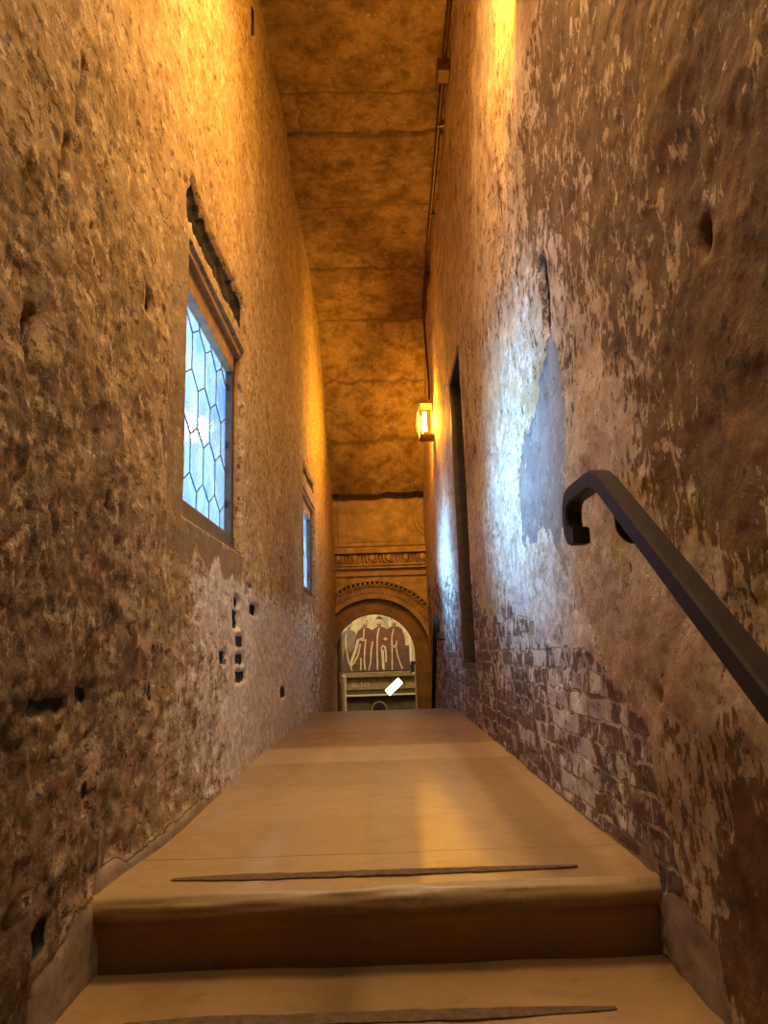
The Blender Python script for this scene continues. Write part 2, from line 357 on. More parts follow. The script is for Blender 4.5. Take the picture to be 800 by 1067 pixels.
ysL=geo_axis([(-2.2,.78,lambda y:.12),(.78,FAC+.02,lambda y:max(.0062,.0072*y))])
zsL=geo_axis([(-1.6,-.42,lambda z:.1),(-.42,2.0,lambda z:.0085),(2.0,4.9,lambda z:.014)])
W1=(2.24,3.21,.94,1.93); W2=(5.70,6.70,.98,1.86)
LP=[(1.04,1.63,.30,.40,0),(1.1,1.1,.42,.8,0),(1.15,.79,.5,.95,0),(1.2,.4,.55,1,0),(1.27,-.07,.6,1,0),(1.5,1.35,.40,.6,0),(1.5,.75,.48,.95,0),
 (1.6,.3,.40,.95,.05),(1.7,0,.35,.8,.1),(2,1.8,.25,.25,0),(2.,1.25,.35,.55,0),(2.,.6,.36,.65,.36),(2.2,.25,.32,.45,.5),(2.7,.7,.22,.25,.6),(2.7,.4,.3,.4,.55),
 (3.2,.5,.2,.25,.85),(3.5,1.0,.3,.15,.45),(3.6,.3,.2,.3,.8),(4.5,.4,.22,.3,.75),(4.5,1.2,.35,.2,.2),(5.5,.5,.28,.3,.6),(7,.5,.25,.4,.5),(8.6,.5,.25,.5,.2),
 (3,3,.2,.1,0),(5,3,.22,.1,0),(2,2.6,.22,.12,0),(7,3,.2,.12,0),(1.4,2.2,.28,.25,0),(8.8,2.2,.2,.2,0),(.5,1,.5,.8,0)]
def rects(Y,Z,lst,rag=.008,seed=3):
    yy=Y+(fbm(Y*26,Z*26,3,seed)-.5)*rag*4; zz=Z+(fbm(Y*26+50,Z*26,3,seed+9)-.5)*rag*4; r=np.zeros(Y.shape)
    for (y0,y1,z0,z1) in lst:
        e=.012; r=np.maximum(r,ss(y0-e,y0+e,yy)*ss(y1+e,y1-e,yy)*ss(z0-e,z0+e,zz)*ss(z1+e,z1-e,zz))
    return r
HL=[(3.02,3.14,.61,.69),(3.04,3.14,.70,.75),(2.76,2.86,.46,.52),(3.08,3.21,.53,.58),(3.08,3.23,.455,.505),(3.08,3.26,.38,.43),(3.42,3.60,.69,.74),
    (4.42,4.62,.23,.30),(3.3,3.40,.78,.83),(1.30,1.45,.40,.43),(1.51,1.58,.405,.44),(1.36,1.43,-.02,.04),
    (1.86,1.91,1.46,1.53),(3.26,3.32,3.77,4.0),(1.375,1.395,1.66,1.83),(1.33,1.345,1.45,1.6),(1.22,1.24,1.02,1.15),(1.62,1.645,.83,.88),(1.56,1.59,.21,.25),(1.96,1.98,.38,.44)]
GAPS=[(2.20,3.14,1.995,2.145),(5.68,6.62,1.985,2.09)]
def attrL(Y,Z):
    peel,rough,white=idw(Y,Z,LP)
    zs_=step_top(Y); d=Z-zs_; n=fbm(Y*7,Z*7,4,21)
    mort=ss(.055,.015,d+(n-.5)*.05)*ss(9.6,9,Y)*ss(3.6,1.9,Y)
    mort=np.maximum(mort,ss(.17,.10,d+(n-.5)*.10)*ss(1.75,1.62,Y)*.9)
    hole=np.maximum(rects(Y,Z,HL,.0045)*.85,rects(Y,Z,GAPS,.016,8))
    # plain strip of newer plaster round the windows
    patch=0*Y
    for (y0,y1,z0,z1) in (W1,W2):
        yy=Y+(n-.5)*.05
        patch=np.maximum(patch,ss(y0-.16,y0-.145,yy)*ss(y1+.0,y1-.02,yy)*ss(z0-.13,z0-.10,Z+(n-.5)*.2)*ss(z1+.03,z1-.03,Z)*.95*np.where(Y>y0,np.where(Z<z0,1,.55),.56))
    patch=np.where(hole>.3,0,patch)
    brick=rects(Y,Z,[(1.05,1.5,.62,.8),(1.3,1.42,-.15,.1),(1.85,2.05,1.12,1.2)],.03,14)*.45
    return dict(peel=peel,rough=np.clip(rough+.0*n,0,1)*(1-np.clip(patch+mort,0,1)*.8),white=white*(1-patch),hole=hole,patch=patch,mortar=mort,brick=brick)
def dispL(Y,Z,A):
    r=A['rough']; calm=1-np.clip(np.maximum(A['patch']*.6,A['mortar']),0,1)*.85
    d=(fbm(Y*1.3,Z*1.3,3,1)-.5)*.05+((fbm(Y*9,Z*9,4,2)-.5)*(.008+.013*r)+(fbm(Y*34,Z*30,4,3,.6)-.5)*(.003+.010*r))*calm
    # rubble lumps
    lump=np.abs(fbm(Y*6+3,Z*8,3,31)-.5); d=d-ss(.03,.0,lump)*.006*r*calm
    d=d-np.where(Z<.6,A['hole']*.016,A['hole']*.035)+A['mortar']*.012
    e=np.ones(Y.shape)
    for (y0,y1,z0,z1) in (W1,W2):
        dist=np.maximum(np.maximum(y0-Y,Y-y1),np.maximum(z0-Z,Z-z1)); e=np.minimum(e,ss(-.01,.12,dist)*.8+.2)
    return np.where(Y<.7,0,d)*e
wl=wall('wall_left',AL,1,ysL,zsL,[W1,W2],dispL,attrL,M_WL)

ND=(4.57,5.20,.39,2.50)
RP=[(2.13,2.75,.30),(3.5,4.2,.3),(2.6,3.4,.3),(1.8,2.4,.60),(1.5,2.0,.55),(1.2,1.9,.64),(.9,1.6,.64),(1.05,1.75,.60),(1.3,2.2,.58),(2.2,2.05,.56),(1.8,1.75,.54),(1.45,1.55,.60),(1.1,1.2,.58),(.9,1.25,.62),
 (2.7,2.3,.40),(2.6,1.9,.35),(3,1.5,.18),(2.2,1.55,.40),(1.9,1.3,.42),(1.5,1.15,.52),(1.2,1.0,.62),(.95,.85,.85),(1.12,.78,.76),(1.35,.87,.60),(1.6,1.0,.35),(1.9,.95,.12),(2.5,.8,.1),
 (1.6,.6,.16),(1.3,.52,.22),(1.05,.55,.4),(1.1,.38,.34),(1.35,.24,.44),(1.2,.1,.74),(1.1,-.1,.92),(1.45,.05,.5),(1.5,-.05,.3),(1.7,.3,.2),(3.5,1.2,.25),(4.2,2,.4),(5,3,.3),(7,2,.22),(3.9,2.6,.35),(8.5,2.2,.2),(.5,.6,.6)]
RW=[(4.5,.5,.35),(5.5,.5,.5),(6.5,.8,.6),(7.5,.6,.55),(3.4,.3,.6),(2.2,.2,.75),(2.5,.45,.85),(3.0,.5,.75),(1.9,.1,.45),(3.6,.15,.2),(2.1,.4,.7),(2.5,.8,.55),(2.7,1.6,.5),(3.1,1.2,.6),(2.2,1.2,.3),(1.8,.6,.3),(2.4,.3,.75),(1.9,.3,.5),(3,.3,.35),(3.7,.5,.45),(5.8,.9,.6),(6.5,1.4,.6),(6.5,.4,.4),(1.5,.2,.1),(1.2,.6,.1),(1.2,1.6,0),(2.2,2.6,0),(4,2,0),(7,2.4,.1),(5,3,0)]
HR=[(1.095,1.13,1.155,1.205),(2.36,2.42,.365,.41),(1.50,1.53,.375,.395),(2.16,2.24,1.52,1.78)]
ZB=np.array([(-3,-2),(1.25,-.6),(1.4,-.15),(1.6,.14),(1.8,.31),(2.0,.46),(2.4,.55),(3,.60),(4,.74),(5,.92),(6,1.1),(7,1.22),(10,1.25)])
PATCH=[(2.76,1.30),(2.62,1.30),(2.45,1.37),(2.20,1.52),(2.10,1.40),(2.08,.84),(2.16,.86),(2.22,.80),(2.28,.76),(2.34,.85),(2.48,.88),(2.6,.85),(2.7,.90),(2.8,.90),(2.82,1.15)]
def attrR(Y,Z):
    peel,=idw(Y,Z,RP); white,=idw(Y,Z,RW)
    zb=np.interp(Y,ZB[:,0],ZB[:,1]); n=fbm(Y*3,Z*5,4,41)
    brick=ss(.26,-.22,Z-zb+(n-.5)*.45)
    yy=Y+(fbm(Y*30,Z*14,3,61)-.5)*.05; zz=Z+(fbm(Y*30+9,Z*10,3,62)-.5)*.10
    patch=inpoly(yy,zz,PATCH).astype(float)
    st=rects(Y,Z,[(2.71,2.80,.535,.59)],.004,71); patch=np.maximum(patch,0)
    hole=rects(Y,Z,HR,.008,77)
    d=Z-step_top(Y); mort=ss(.20,.10,d+(n-.5)*.12)*ss(1.74,1.62,Y+(n-.5)*.25+d*.5)
    mort=np.maximum(mort,ss(.02,.005,d)*ss(6,3,Y)*.7); mort=np.maximum(mort,st)
    return dict(peel=peel,rough=.15+.25*brick,white=white,hole=hole,patch=patch,mortar=mort,brick=brick*(1-patch))
def dispR(Y,Z,A):
    calm=1-np.clip(np.maximum(A['patch'],A['mortar']),0,1)*.8
    d=(fbm(Y*1.2+7,Z*1.2,3,51)-.5)*.045+((fbm(Y*8,Z*8,4,52)-.5)*.014+(fbm(Y*30,Z*26,4,53,.6)-.5)*.008)*calm
    # brick courses stand in real relief
    c=Z/.063; row=np.floor(c); fz=c-row; fy=Y/.175+.5*(row%2); fy=fy-np.floor(fy)
    bump=ss(0,.16,fz)*ss(1,.84,fz)*ss(0,.06,fy)*ss(1,.94,fy)
    d=d+A['brick']*((fbm(Y*11,Z*14,3,54)-.5)*.016-.006)
    d=d-A['hole']*.04-A['patch']*.006
    e=np.ones(Y.shape); y0,y1,z0,z1=ND
    dist=np.maximum(np.maximum(y0-Y,Y-y1),np.maximum(z0-Z,Z-z1)); e=ss(-.01,.10,dist)*.85+.15
    return np.where(Y<.7,0,d)*e
wr=wall('wall_right',BR,-1,ysL,zsL,[ND],dispR,attrR,M_WR,depth=.22)

# ------------------------------------------------------------------ ceiling : flat run, then the underside of a descending stair
KY,KZ,EY,EZ=7.45,4.172,9.05,2.535
def cz(y): return np.where(y<KY,4.677-.0677*y,KZ+(EZ-KZ)*(y-KY)/(EY-KY))
ys=np.array(geo_axis([(-2.2,3.0,lambda y:.15),(3.0,EY,lambda y:.018)])); xs=np.linspace(AL-.06,BR+.06,64)
Yc,Xc=np.meshgrid(ys,xs,indexing='ij')
JY=[4.38,4.75,5.56,6.48,7.45,7.98,8.52]
jm=np.zeros(Yc.shape)
for k,j in enumerate(JY):
    w=.013 if j<7 else .014
    jm=np.maximum(jm,ss(w*2.2,w*.6,np.abs(Yc-j+(fbm(Xc*6,Yc*0+k*3,3,91)-.5)*.07)))
jm=np.maximum(jm,ss(.02,.006,np.abs(Xc+.50+(fbm(Yc*20,Xc*0,2,92)-.5)*.04))*((Yc>4.38)&(Yc<4.75)))
slab=np.zeros(Yc.shape)
for k,j in enumerate(JY): slab=np.where(Yc>j,k+1,slab)
off=np.array([0,.012,-.01,.008,-.006,.004,.012,-.004])[slab.astype(int)]
Dc=off+(fbm(Xc*2.2,Yc*2.2,3,93)-.5)*.03+(fbm(Xc*14,Yc*14,4,94)-.5)*.022+jm*.012
Zc=cz(Yc)+Dc+np.where(Yc>EY-.12,(fbm(Xc*9,Yc*4,3,95)-.5)*.05*ss(EY-.12,EY,Yc),0)
nv=Yc.size; V=np.stack([Xc,Yc,Zc],-1).reshape(-1,3); idx=np.arange(nv).reshape(Yc.shape)
F=np.stack([idx[:-1,:-1],idx[:-1,1:],idx[1:,1:],idx[1:,:-1]],-1).reshape(-1,4)[:,::-1]
last=idx[-1]; top=V[last]+np.array([0,.04,.14]); V=np.concatenate([V,top, top+np.array([0,-.9,1.2])]); t0=nv; n_=len(last)
ef=[(last[i],last[i+1],t0+i+1,t0+i) for i in range(n_-1)]+[(t0+i,t0+i+1,t0+n_+i+1,t0+n_+i) for i in range(n_-1)]
F=np.concatenate([F,np.array(ef)])
o=mk('ceiling',V,F,M_CEIL,smooth=True); o['kind']='structure'
at=o.data.attributes.new('joint','FLOAT','POINT'); at.data.foreach_set('value',np.concatenate([jm.ravel(),np.zeros(2*n_)]).astype(np.float32))

# ------------------------------------------------------------------ floor, steps
def nosing(y,z,r,n=7):  # rounded front edge from underside up to the tread
    return [(y+r-r*math.sin(a)*1.0, z-r+ -r*math.cos(a)) for a in [0]]+[(y+r-r*math.cos(b),z-r+r*math.sin(b)) for b in [math.pi/2*k/n-math.pi/4 for k in range(0,n+4) if math.pi/2*k/n-math.pi/4<=math.pi/2]]+[(y+r,z)]
def wear(x,k): return ((float(vn(np.array(x*9.+k*.7),np.array(k*1.3),3))-.5)*.006,(float(vn(np.array(x*7.),np.array(k*2.3),4))-.5)*.004)
bm=bmesh.new()
prof=[(6.33,-.0),(6.34,-.01),(6.34,-.30),(1.66,-.30),(1.668,-.085),(1.655,-.075)]+nosing(1.635,0,.03)
profile_x(bm,prof,AL-.05,BR+.05,60,wear)
o=bmobj('floor',bm,M_FLOOR,smooth=True); o['kind']='structure'
for p in o.data.polygons: p.use_smooth=abs(p.normal.x)<.5
st=empty('stone_step',(0,1.36,-.16)); tag(st,'worn tan stone step below the landing, cut by the bottom of the photo','step')
bm=bmesh.new(); prof=[(1.70,-.16),(1.70,-.46),(1.39,-.46),(1.39,-.245),(1.375,-.235)]+nosing(1.355,-.16,.03)
profile_x(bm,[(y-1.36,z+.16) for y,z in prof],AL-.05,BR+.05,60,wear); bmobj('tread_block',bm,M_STEP,st,True)
def grip(y,z,x0,x1,par=None,org=(0,0,0),w=.04):
    bm=bmesh.new(); n=90; a=[];b=[]
    for i in range(n+1):
        x=x0+(x1-x0)*i/n; k=min(1,i/16,(n-i)/22)**.7; w_=w*(.25+.75*k)*(.85+.3*float(vn(np.array(x*30),np.array(y),9)))
        yc=y+.004*(float(vn(np.array(x*14),np.array(2.),6))-.5)
        a.append((x,yc-w_/2)); b.append((x,yc+w_/2))
    top=.0035
    vs=[[bm.verts.new((p[0]-org[0],p[1]-org[1],z+dz-org[2])) for p in L] for L,dz in ((a,-.004),(a,top),(b,top),(b,-.004))]
    for r in range(3):
        for i in range(n): bm.faces.new((vs[r][i],vs[r][i+1],vs[r+1][i+1],vs[r+1][i]))
    bm.faces.new([v[0] for v in vs]); bm.faces.new([v[-1] for v in vs][::-1])
    return bmobj('grip_strip',bm,M_GRIP,par)
grip(1.443,-.16,-.50,.40,st,(0,1.36,-.16)); 
g=grip(1.735,0,-.50,.42); tag(g,'dark anti-slip strip set into the front edge of the landing','strip')
# descending flight beyond the crest (hidden by it from the front)
bm=bmesh.new(); pr=[]; z=-.0; y=6.345
for k in range(7): pr+= [(y,-.17*(k+1)),(y+.30,-.17*(k+1))]; y+=.30
pr=[(6.345,-.17)]+pr[1:]; pr+= [(9.9,-.17*7),(9.9,-1.6),(6.345,-1.6)]
profile_x(bm,pr,AL-.05,BR+.05); o=bmobj('floor_far',bm,M_STEP); o['kind']='structure'
bm=bmesh.new(); box(bm,AL-.05,BR+.05,-2.2,1.40,-.62,-.48); o=bmobj('floor_near',bm,M_STEP); o['kind']='structure'

# ------------------------------------------------------------------ leaded windows in the left wall
def glass_mat():
    t=NT('milky leaded glass'); v=t.coord(); n=t.noise(v,3.2,5,.6,.8); n2=t.noise(t.mapv(v,(3,7,1)),7,5,.6,.6); f=t.noise(v,60,4,.6)
    c=t.mix(t.sstep(.36,.62,n),(.32,.37,.56),(.72,.62,.60)); c=t.mix(t.math('MULTIPLY',t.sstep(.54,.70,n2),.75),c,(.80,.46,.30))
    tr=t.t.nodes.new('ShaderNodeBsdfTranslucent'); t.l(c,tr.inputs[0])
    tp=t.t.nodes.new('ShaderNodeBsdfTransparent'); tp.inputs[0].default_value=(.9,.95,1,1)
    gl=t.t.nodes.new('ShaderNodeBsdfGlossy'); gl.inputs['Roughness'].default_value=.045
    t.l(t.bump(t.math('ADD',f,t.math('MULTIPLY',n,2)),.10,.004),gl.inputs['Normal'])
    m1=t.t.nodes.new('ShaderNodeMixShader'); m1.inputs[0].default_value=.60; t.l(tr.outputs[0],m1.inputs[1]); t.l(tp.outputs[0],m1.inputs[2])
    fr=t.t.nodes.new('ShaderNodeFresnel'); fr.inputs[0].default_value=1.5
    m2=t.t.nodes.new('ShaderNodeMixShader'); t.l(fr.outputs[0],m2.inputs[0]); t.l(m1.outputs[0],m2.inputs[1]); t.l(gl.outputs[0],m2.inputs[2])
    t.l(m2.outputs[0],t.out.inputs[0]); return t.m
M_GLASS=glass_mat()
def window(name,W):
    y0,y1,z0,z1=W; xf=AL-.045; r=empty(name,(xf,(y0+y1)/2,z0)); r['kind']='structure'; ox,oy,oz=r.location
    def B(bm,a,b,c,d,e,f,bev=.003): box(bm,a-ox,b-ox,c-oy,d-oy,e-oz,f-oz,bev)
    bm=bmesh.new()
    B(bm,xf-.06,xf,y0,y0+.045,z0,z1); bmobj('frame_stile',bm,M_WOOD,r)
    bm=bmesh.new(); B(bm,xf-.06,xf,y1-.045,y1,z0,z1); bmobj('frame_stile',bm,M_WOOD,r)
    bm=bmesh.new(); B(bm,xf-.06,xf+.004,y0+.045,y1-.045,z1-.115,z1); B(bm,xf-.05,xf+.03,y0,y1,z1-.03,z1+.0); bmobj('head_rail',bm,M_WOODLIT,r)
    bm=bmesh.new(); B(bm,xf-.06,xf+.006,y0+.0,y1-.0,z0+.022,z0+.085); B(bm,xf-.06,xf+.034,y0+.0,y1-.0,z0,z0+.018); bmobj('sill_rail',bm,M_WOOD2,r)
    gx=xf-.035; g0,g1,h0,h1=y0+.04,y1-.04,z0+.08,z1-.11
    bm=bmesh.new(); B(bm,gx-.002,gx+.002,g0,g1,h0,h1,0); bmobj('glass_pane',bm,M_GLASS,r)
    # elongated hexagon lead cames
    bm=bmesh.new(); w=(g1-g0)/4.5; vs_,sl=.15,.055; per=vs_+sl
    def seg(a,b):
        a=(a[0],min(max(a[1],h0),h1)); b=(b[0],min(max(b[1],h0),h1))
        if abs(a[0]-b[0])+abs(a[1]-b[1])<.004: return
        if min(a[0],b[0])<g0-.001 or max(a[0],b[0])>g1+.001: return
        tube(bm,[(gx+.003-ox,a[0]-oy,a[1]-oz),(gx+.003-ox,b[0]-oy,b[1]-oz)],.0035,6)
    for row in range(-1,6):
        zb=h0-.05+row*per; o_=(row%2)*.5
        for c in range(-1,6):
            yc=g0+(c+o_)*w
            seg((yc,zb),(yc,zb+vs_)); seg((yc,zb+vs_),(yc+w/2,zb+per)); seg((yc,zb+vs_),(yc-w/2,zb+per))
    bmobj('lead_came',bm,M_LEAD,r)
    for k in range(3):
        bm=bmesh.new(); zz=z0+.22+k*.28; B(bm,xf-.03,xf-.022,y1-.055,y1-.044,zz,zz+.03,.001); bmobj('hinge',bm,M_BLACK,r)
    return r
window('window_1',W1); window('window_2',W2)

# ------------------------------------------------------------------ tall narrow recess in the right wall
r=empty('door_1',(BR,4.885,.39)); r['kind']='structure'; ox,oy,oz=r.location
bm=bmesh.new(); y0,y1,z0,z1=ND
box(bm,BR+.19-ox,BR+.23-ox,y0-oy,y1-oy,z0-oz,z1-oz,.003)
bmobj('door_leaf',bm,M_DOOR,r)
for (a,b,c,d) in ((y0+.03,y1-.03,z0+.1,z0+.9),(y0+.03,y1-.03,z0+1.0,z1-.1)):
    bm=bmesh.new(); box(bm,BR+.175-ox,BR+.195-ox,a+.06-oy,b-.06-oy,c-oz,d-oz,.006); bmobj('door_panel',bm,M_DOOR,r)
bm=bmesh.new(); 
box(bm,BR-.006-ox,BR+.10-ox,y1-.008-oy,y1+.045-oy,z0-oz,z1+.045-oz,.004); box(bm,BR-.004-ox,BR+.19-ox,y0-oy,y1-oy,z1-.004-oz,z1+.045-oz,.004)
box(bm,BR-.001-ox,BR+.19-ox,y0-oy,y1-oy,z0-.03-oz,z0+.004-oz,.003)
bmobj('door_casing',bm,M_WOOD,r)

# ------------------------------------------------------------------ carved facade with arch at the end
CX,CZ,R0=-.14,.455,.535
fa=empty('wall_back',(0,FAC,0)); fa['kind']='structure'
XL,XR,ZT=-.95,.95,3.1
bm=bmesh.new(); n=48
def ring(bm,r0,r1,y0,y1,a0=0,a1=math.pi,n=56):
    rows=[]
    for i in range(n+1):
        a=a0+(a1-a0)*i/n; c,s=math.cos(a),math.sin(a)
        rows.append([bm.verts.new((CX+r*c,y-FAC,CZ+r*s)) for r,y in ((r0,y0),(r1,y0),(r1,y1),(r0,y1))])
    for i in range(n):
        for k in range(4): bm.faces.new((rows[i][k],rows[i][(k+1)%4],rows[i+1][(k+1)%4],rows[i+1][k]))
    bm.faces.new(rows[0]); bm.faces.new(rows[-1][::-1])
# wall sheet with arched opening, 0.35 thick
xsA=[CX+R0*math.cos(math.pi*(1-i/n)) for i in range(n+1)]
for y_,flip in ((0,False),(.35,True)):
    for i in range(n):
        xa,xb=xsA[i],xsA[i+1]; za=CZ+math.sqrt(max(0,R0**2-(xa-CX)**2)); zb=CZ+math.sqrt(max(0,R0**2-(xb-CX)**2))
        f=[bm.verts.new((xa,y_,za)),bm.verts.new((xb,y_,zb)),bm.verts.new((xb,y_,ZT)),bm.verts.new((xa,y_,ZT))]; bm.faces.new(f)
    for xa,xb in ((XL,CX-R0),(CX+R0,XR)):
        bm.faces.new([bm.verts.new(p) for p in ((xa,y_,-1.3),(xb,y_,-1.3),(xb,y_,ZT),(xa,y_,ZT))])
for i in range(n):
    xa,xb=xsA[i],xsA[i+1]; za=CZ+math.sqrt(max(0,R0**2-(xa-CX)**2)); zb=CZ+math.sqrt(max(0,R0**2-(xb-CX)**2))
    bm.faces.new([bm.verts.new(p) for p in ((xa,0,za),(xb,0,zb),(xb,.35,zb),(xa,.35,za))])
for x in (CX-R0,CX+R0): bm.faces.new([bm.verts.new(p) for p in ((x,0,-1.3),(x,.35,-1.3),(x,.35,CZ),(x,0,CZ))])
bmesh.ops.remove_doubles(bm,verts=bm.verts[:],dist=.0008)
bmobj('facade_wall',bm,M_FAC,fa)
bm=bmesh.new(); ring(bm,R0-.004,R0+.185,FAC-.03,FAC+.01)
box(bm,CX+R0-.004,CX+R0+.185,-.05,.01,-1.3,CZ); box(bm,CX-R0-.185,CX-R0+.004,-.05,.01,-1.3,CZ); bmobj('arch_band',bm,M_FACD,fa)
bm=bmesh.new(); ring(bm,R0+.185,R0+.215,FAC-.13,FAC+.01); ring(bm,R0+.215,R0+.245,FAC-.095,FAC+.01); ring(bm,R0+.245,R0+.345,FAC-.05,FAC+.01); ring(bm,R0+.345,R0+.365,FAC-.10,FAC+.01); ring(bm,R0+.405,R0+.435,FAC-.14,FAC+.01); bmobj('archivolt',bm,M_FAC,fa)
def radial_blocks(r0,r1,y0,y1,cnt,fill,name):
    bm=bmesh.new()
    for i in range(cnt):
        a=math.pi*(i+.5)/cnt; da=math.pi/cnt*fill/2; vs=[]
        for r,s in ((r0,-1),(r0,1),(r1,1),(r1,-1)):
            for y in (y0,y1): vs.append(bm.verts.new((CX+r*math.cos(a+s*da),y,CZ+r*math.sin(a+s*da))))
        q=vs; 
        for f in ((0,2,4,6),(1,3,5,7),(0,1,3,2),(2,3,5,4),(4,5,7,6),(6,7,1,0)): bm.faces.new([q[k] for k in f])
    return bmobj(name,bm,M_FAC,fa)
radial_blocks(R0+.262,R0+.335,-.085,-.03,46,.5,'leaf_band'); radial_blocks(R0+.366,R0+.404,-.125,-.0,46,.5,'bead_band')
# horizontal cornice
bm=bmesh.new()
def hb(z0,z1,d): box(bm,XL,XR,-d,.01,z0,z1,.004)
hb(1.475,1.50,.045); hb(1.50,1.56,.03); hb(1.565,1.60,.10); hb(1.60,1.622,.13); hb(1.622,1.645,.05); hb(1.765,1.785,.15); hb(1.785,1.83,.13); hb(1.83,1.85,.08)
# cavetto behind the eggs
profile_x(bm,[(.01,1.64),(-.04,1.645),(-.03,1.68),(-.03,1.72),(-.04,1.77),(.01,1.77)],XL,XR)
bmobj('cornice',bm,M_FAC,fa)
bm=bmesh.new()
for i in range(8):
    x=-.805+.222*i
    mtx=Matrix.Translation((x,-.078,1.702))@Matrix.Rotation(.35,4,'X')@Matrix.Diagonal((.050,.055,.056,1))
    bmesh.ops.create_uvsphere(bm,u_segments=16,v_segments=10,radius=1,matrix=mtx)
    arc=[(x+.068*math.sin(a),-.072,1.705-.066*math.cos(a)) for a in [math.radians(d) for d in range(-130,131,20)]]
    tube(bm,arc,.016,8)
    tube(bm,[(x+.111,-.07,1.76),(x+.111,-.066,1.70),(x+.111,-.058,1.648)],.011,6)
bmobj('egg_moulding',bm,M_FAC,fa,True)
# upper panel with fillets and part of a roundel
bm=bmesh.new()
box(bm,-.46,.30,-.018,.01,1.93,2.62,.006); box(bm,XL,XR,-.03,.01,1.87,1.90,.004); box(bm,.345,.365,-.022,.01,1.9,2.62,.003); box(bm,-.575,-.555,-.022,.01,1.9,2.62,.003)
bmobj('upper_panel',bm,M_FAC,fa)
bm=bmesh.new()
for rr in (.26,.205,.15):
    tube(bm,[(.69+rr*math.cos(a),-.02,2.27+rr*1.15*math.sin(a)) for a in [math.radians(d) for d in range(0,361,8)]],.012,8)
bmobj('roundel',bm,M_FAC,fa,True)
# added pale jambs standing for the arch edges lit from the hall, and the dark door leaf folded back on the left
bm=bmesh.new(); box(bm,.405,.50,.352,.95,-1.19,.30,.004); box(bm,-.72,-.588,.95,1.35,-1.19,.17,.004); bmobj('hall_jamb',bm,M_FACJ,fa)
d2=empty('door_2',(-.60,FAC+.36,-1.19)); d2['kind']='structure'
bm=bmesh.new(); box(bm,-.11,-.02,0,.55,0,2.075,.005); bmobj('door_leaf',bm,M_DOOR,d2)
for k in range(3): bm=bmesh.new(); box(bm,-.025,-.008,.06,.5,.12+k*.66,.12+k*.66+.52,.006); bmobj('door_panel',bm,M_DOOR,d2)

# ------------------------------------------------------------------ lanterns
M_BULB=emit('glowing lamp tube',(1,.49,.04),1.0)
def lantern_glass():
    t=NT('lantern glass'); tp=t.t.nodes.new('ShaderNodeBsdfTransparent'); tp.inputs[0].default_value=(1,.93,.75,1)
    gl=t.t.nodes.new('ShaderNodeBsdfGlossy'); gl.inputs['Roughness'].default_value=.08; gl.inputs[0].default_value=(1,.85,.6,1)
    m=t.t.nodes.new('ShaderNodeMixShader'); m.inputs[0].default_value=.10; t.l(tp.outputs[0],m.inputs[1]); t.l(gl.outputs[0],m.inputs[2]); t.l(m.outputs[0],t.out.inputs[0]); return t.m
M_LG=lantern_glass()
def lantern(loc,label):
    r=empty('wall_lantern',loc); tag(r,label,'lamp',None)
    D,Wd,H=.135,.085,.36      # depth from wall, half width, height (origin on wall at bottom)
    bm=bmesh.new(); box(bm,-.012,.012,-Wd,Wd,0,H,.003); bmobj('back_plate',bm,M_COPPER,r)
    def bow(z): return .030*math.sin(math.pi*(z-.03)/(H-.06))
    bm=bmesh.new(); box(bm,-D-.006,0,-Wd-.006,Wd+.006,0,.026,.004); box(bm,-D+.01,0,-Wd+.01,Wd-.01,-.012,.002,.003); bmobj('base_tray',bm,M_COPPER,r)
    bm=bmesh.new(); box(bm,-D-.006,0,-Wd-.006,Wd+.006,H-.026,H,.004); box(bm,-D+.03,0,-Wd+.03,Wd-.03,H,H+.03,.004); bmobj('lantern_cap',bm,M_COPPER,r)
    for s in (-1,1):
        bm=bmesh.new(); box(bm,-D-.003,-D+.009,s*(Wd-.006)-.006,s*(Wd-.006)+.006,.02,H-.02,.001); bmobj('corner_bar',bm,M_COPPER,r)
        bm=bmesh.new(); box(bm,-D+.009,-.012,s*(Wd-.004)-.0015,s*(Wd-.004)+.0015,.026,H-.026); bmobj('side_glass',bm,M_LG,r)
    bm=bmesh.new(); m=12; L=[]
    for k in range(m+1):
        z=.03+(H-.06)*k/m; L.append([bm.verts.new((-D-bow(z),s*(Wd-.012),z)) for s in (-1,1)])
    for k in range(m): bm.faces.new((L[k][0],L[k][1],L[k+1][1],L[k+1][0]))
    bg_=bmobj('bowed_glass',bm,M_LG,r,True)
    bm=bmesh.new()
    for y in (-Wd+.012,Wd-.012): tube(bm,[(-D-bow(.03+(H-.06)*k/m),y,.03+(H-.06)*k/m) for k in range(m+1)],.004,6)
    for z in (.12,.18,.24): tube(bm,[(-D-bow(z)-.002,-Wd+.012,z),(-D-bow(z)-.002,Wd-.012,z)],.003,6)
    bmobj('glass_guard',bm,M_COPPER,bg_)
    bm=bmesh.new(); bmesh.ops.create_cone(bm,cap_ends=True,segments=16,radius1=.017,radius2=.017,depth=.20,matrix=Matrix.Translation((-.085,-.012,.17))); lt_=bmobj('lamp_tube',bm,M_BULB,r,True)
    bm=bmesh.new(); bmesh.ops.create_cone(bm,cap_ends=True,segments=16,radius1=.024,radius2=.020,depth=.045,matrix=Matrix.Translation((-.085,-.012,.048))); lt_.parent=bmobj('socket',bm,M_COPPER,r,True)
    return r
lantern((BR-.012,6.83,2.57),'glowing copper wall lantern high on the right wall near the carved arch')
lantern((BR-.012,2.08,2.91),'wall lantern nearest the camera, at the top edge above the right wall')
M_BULB.node_tree.nodes['Emission'].inputs[1].default_value=2700

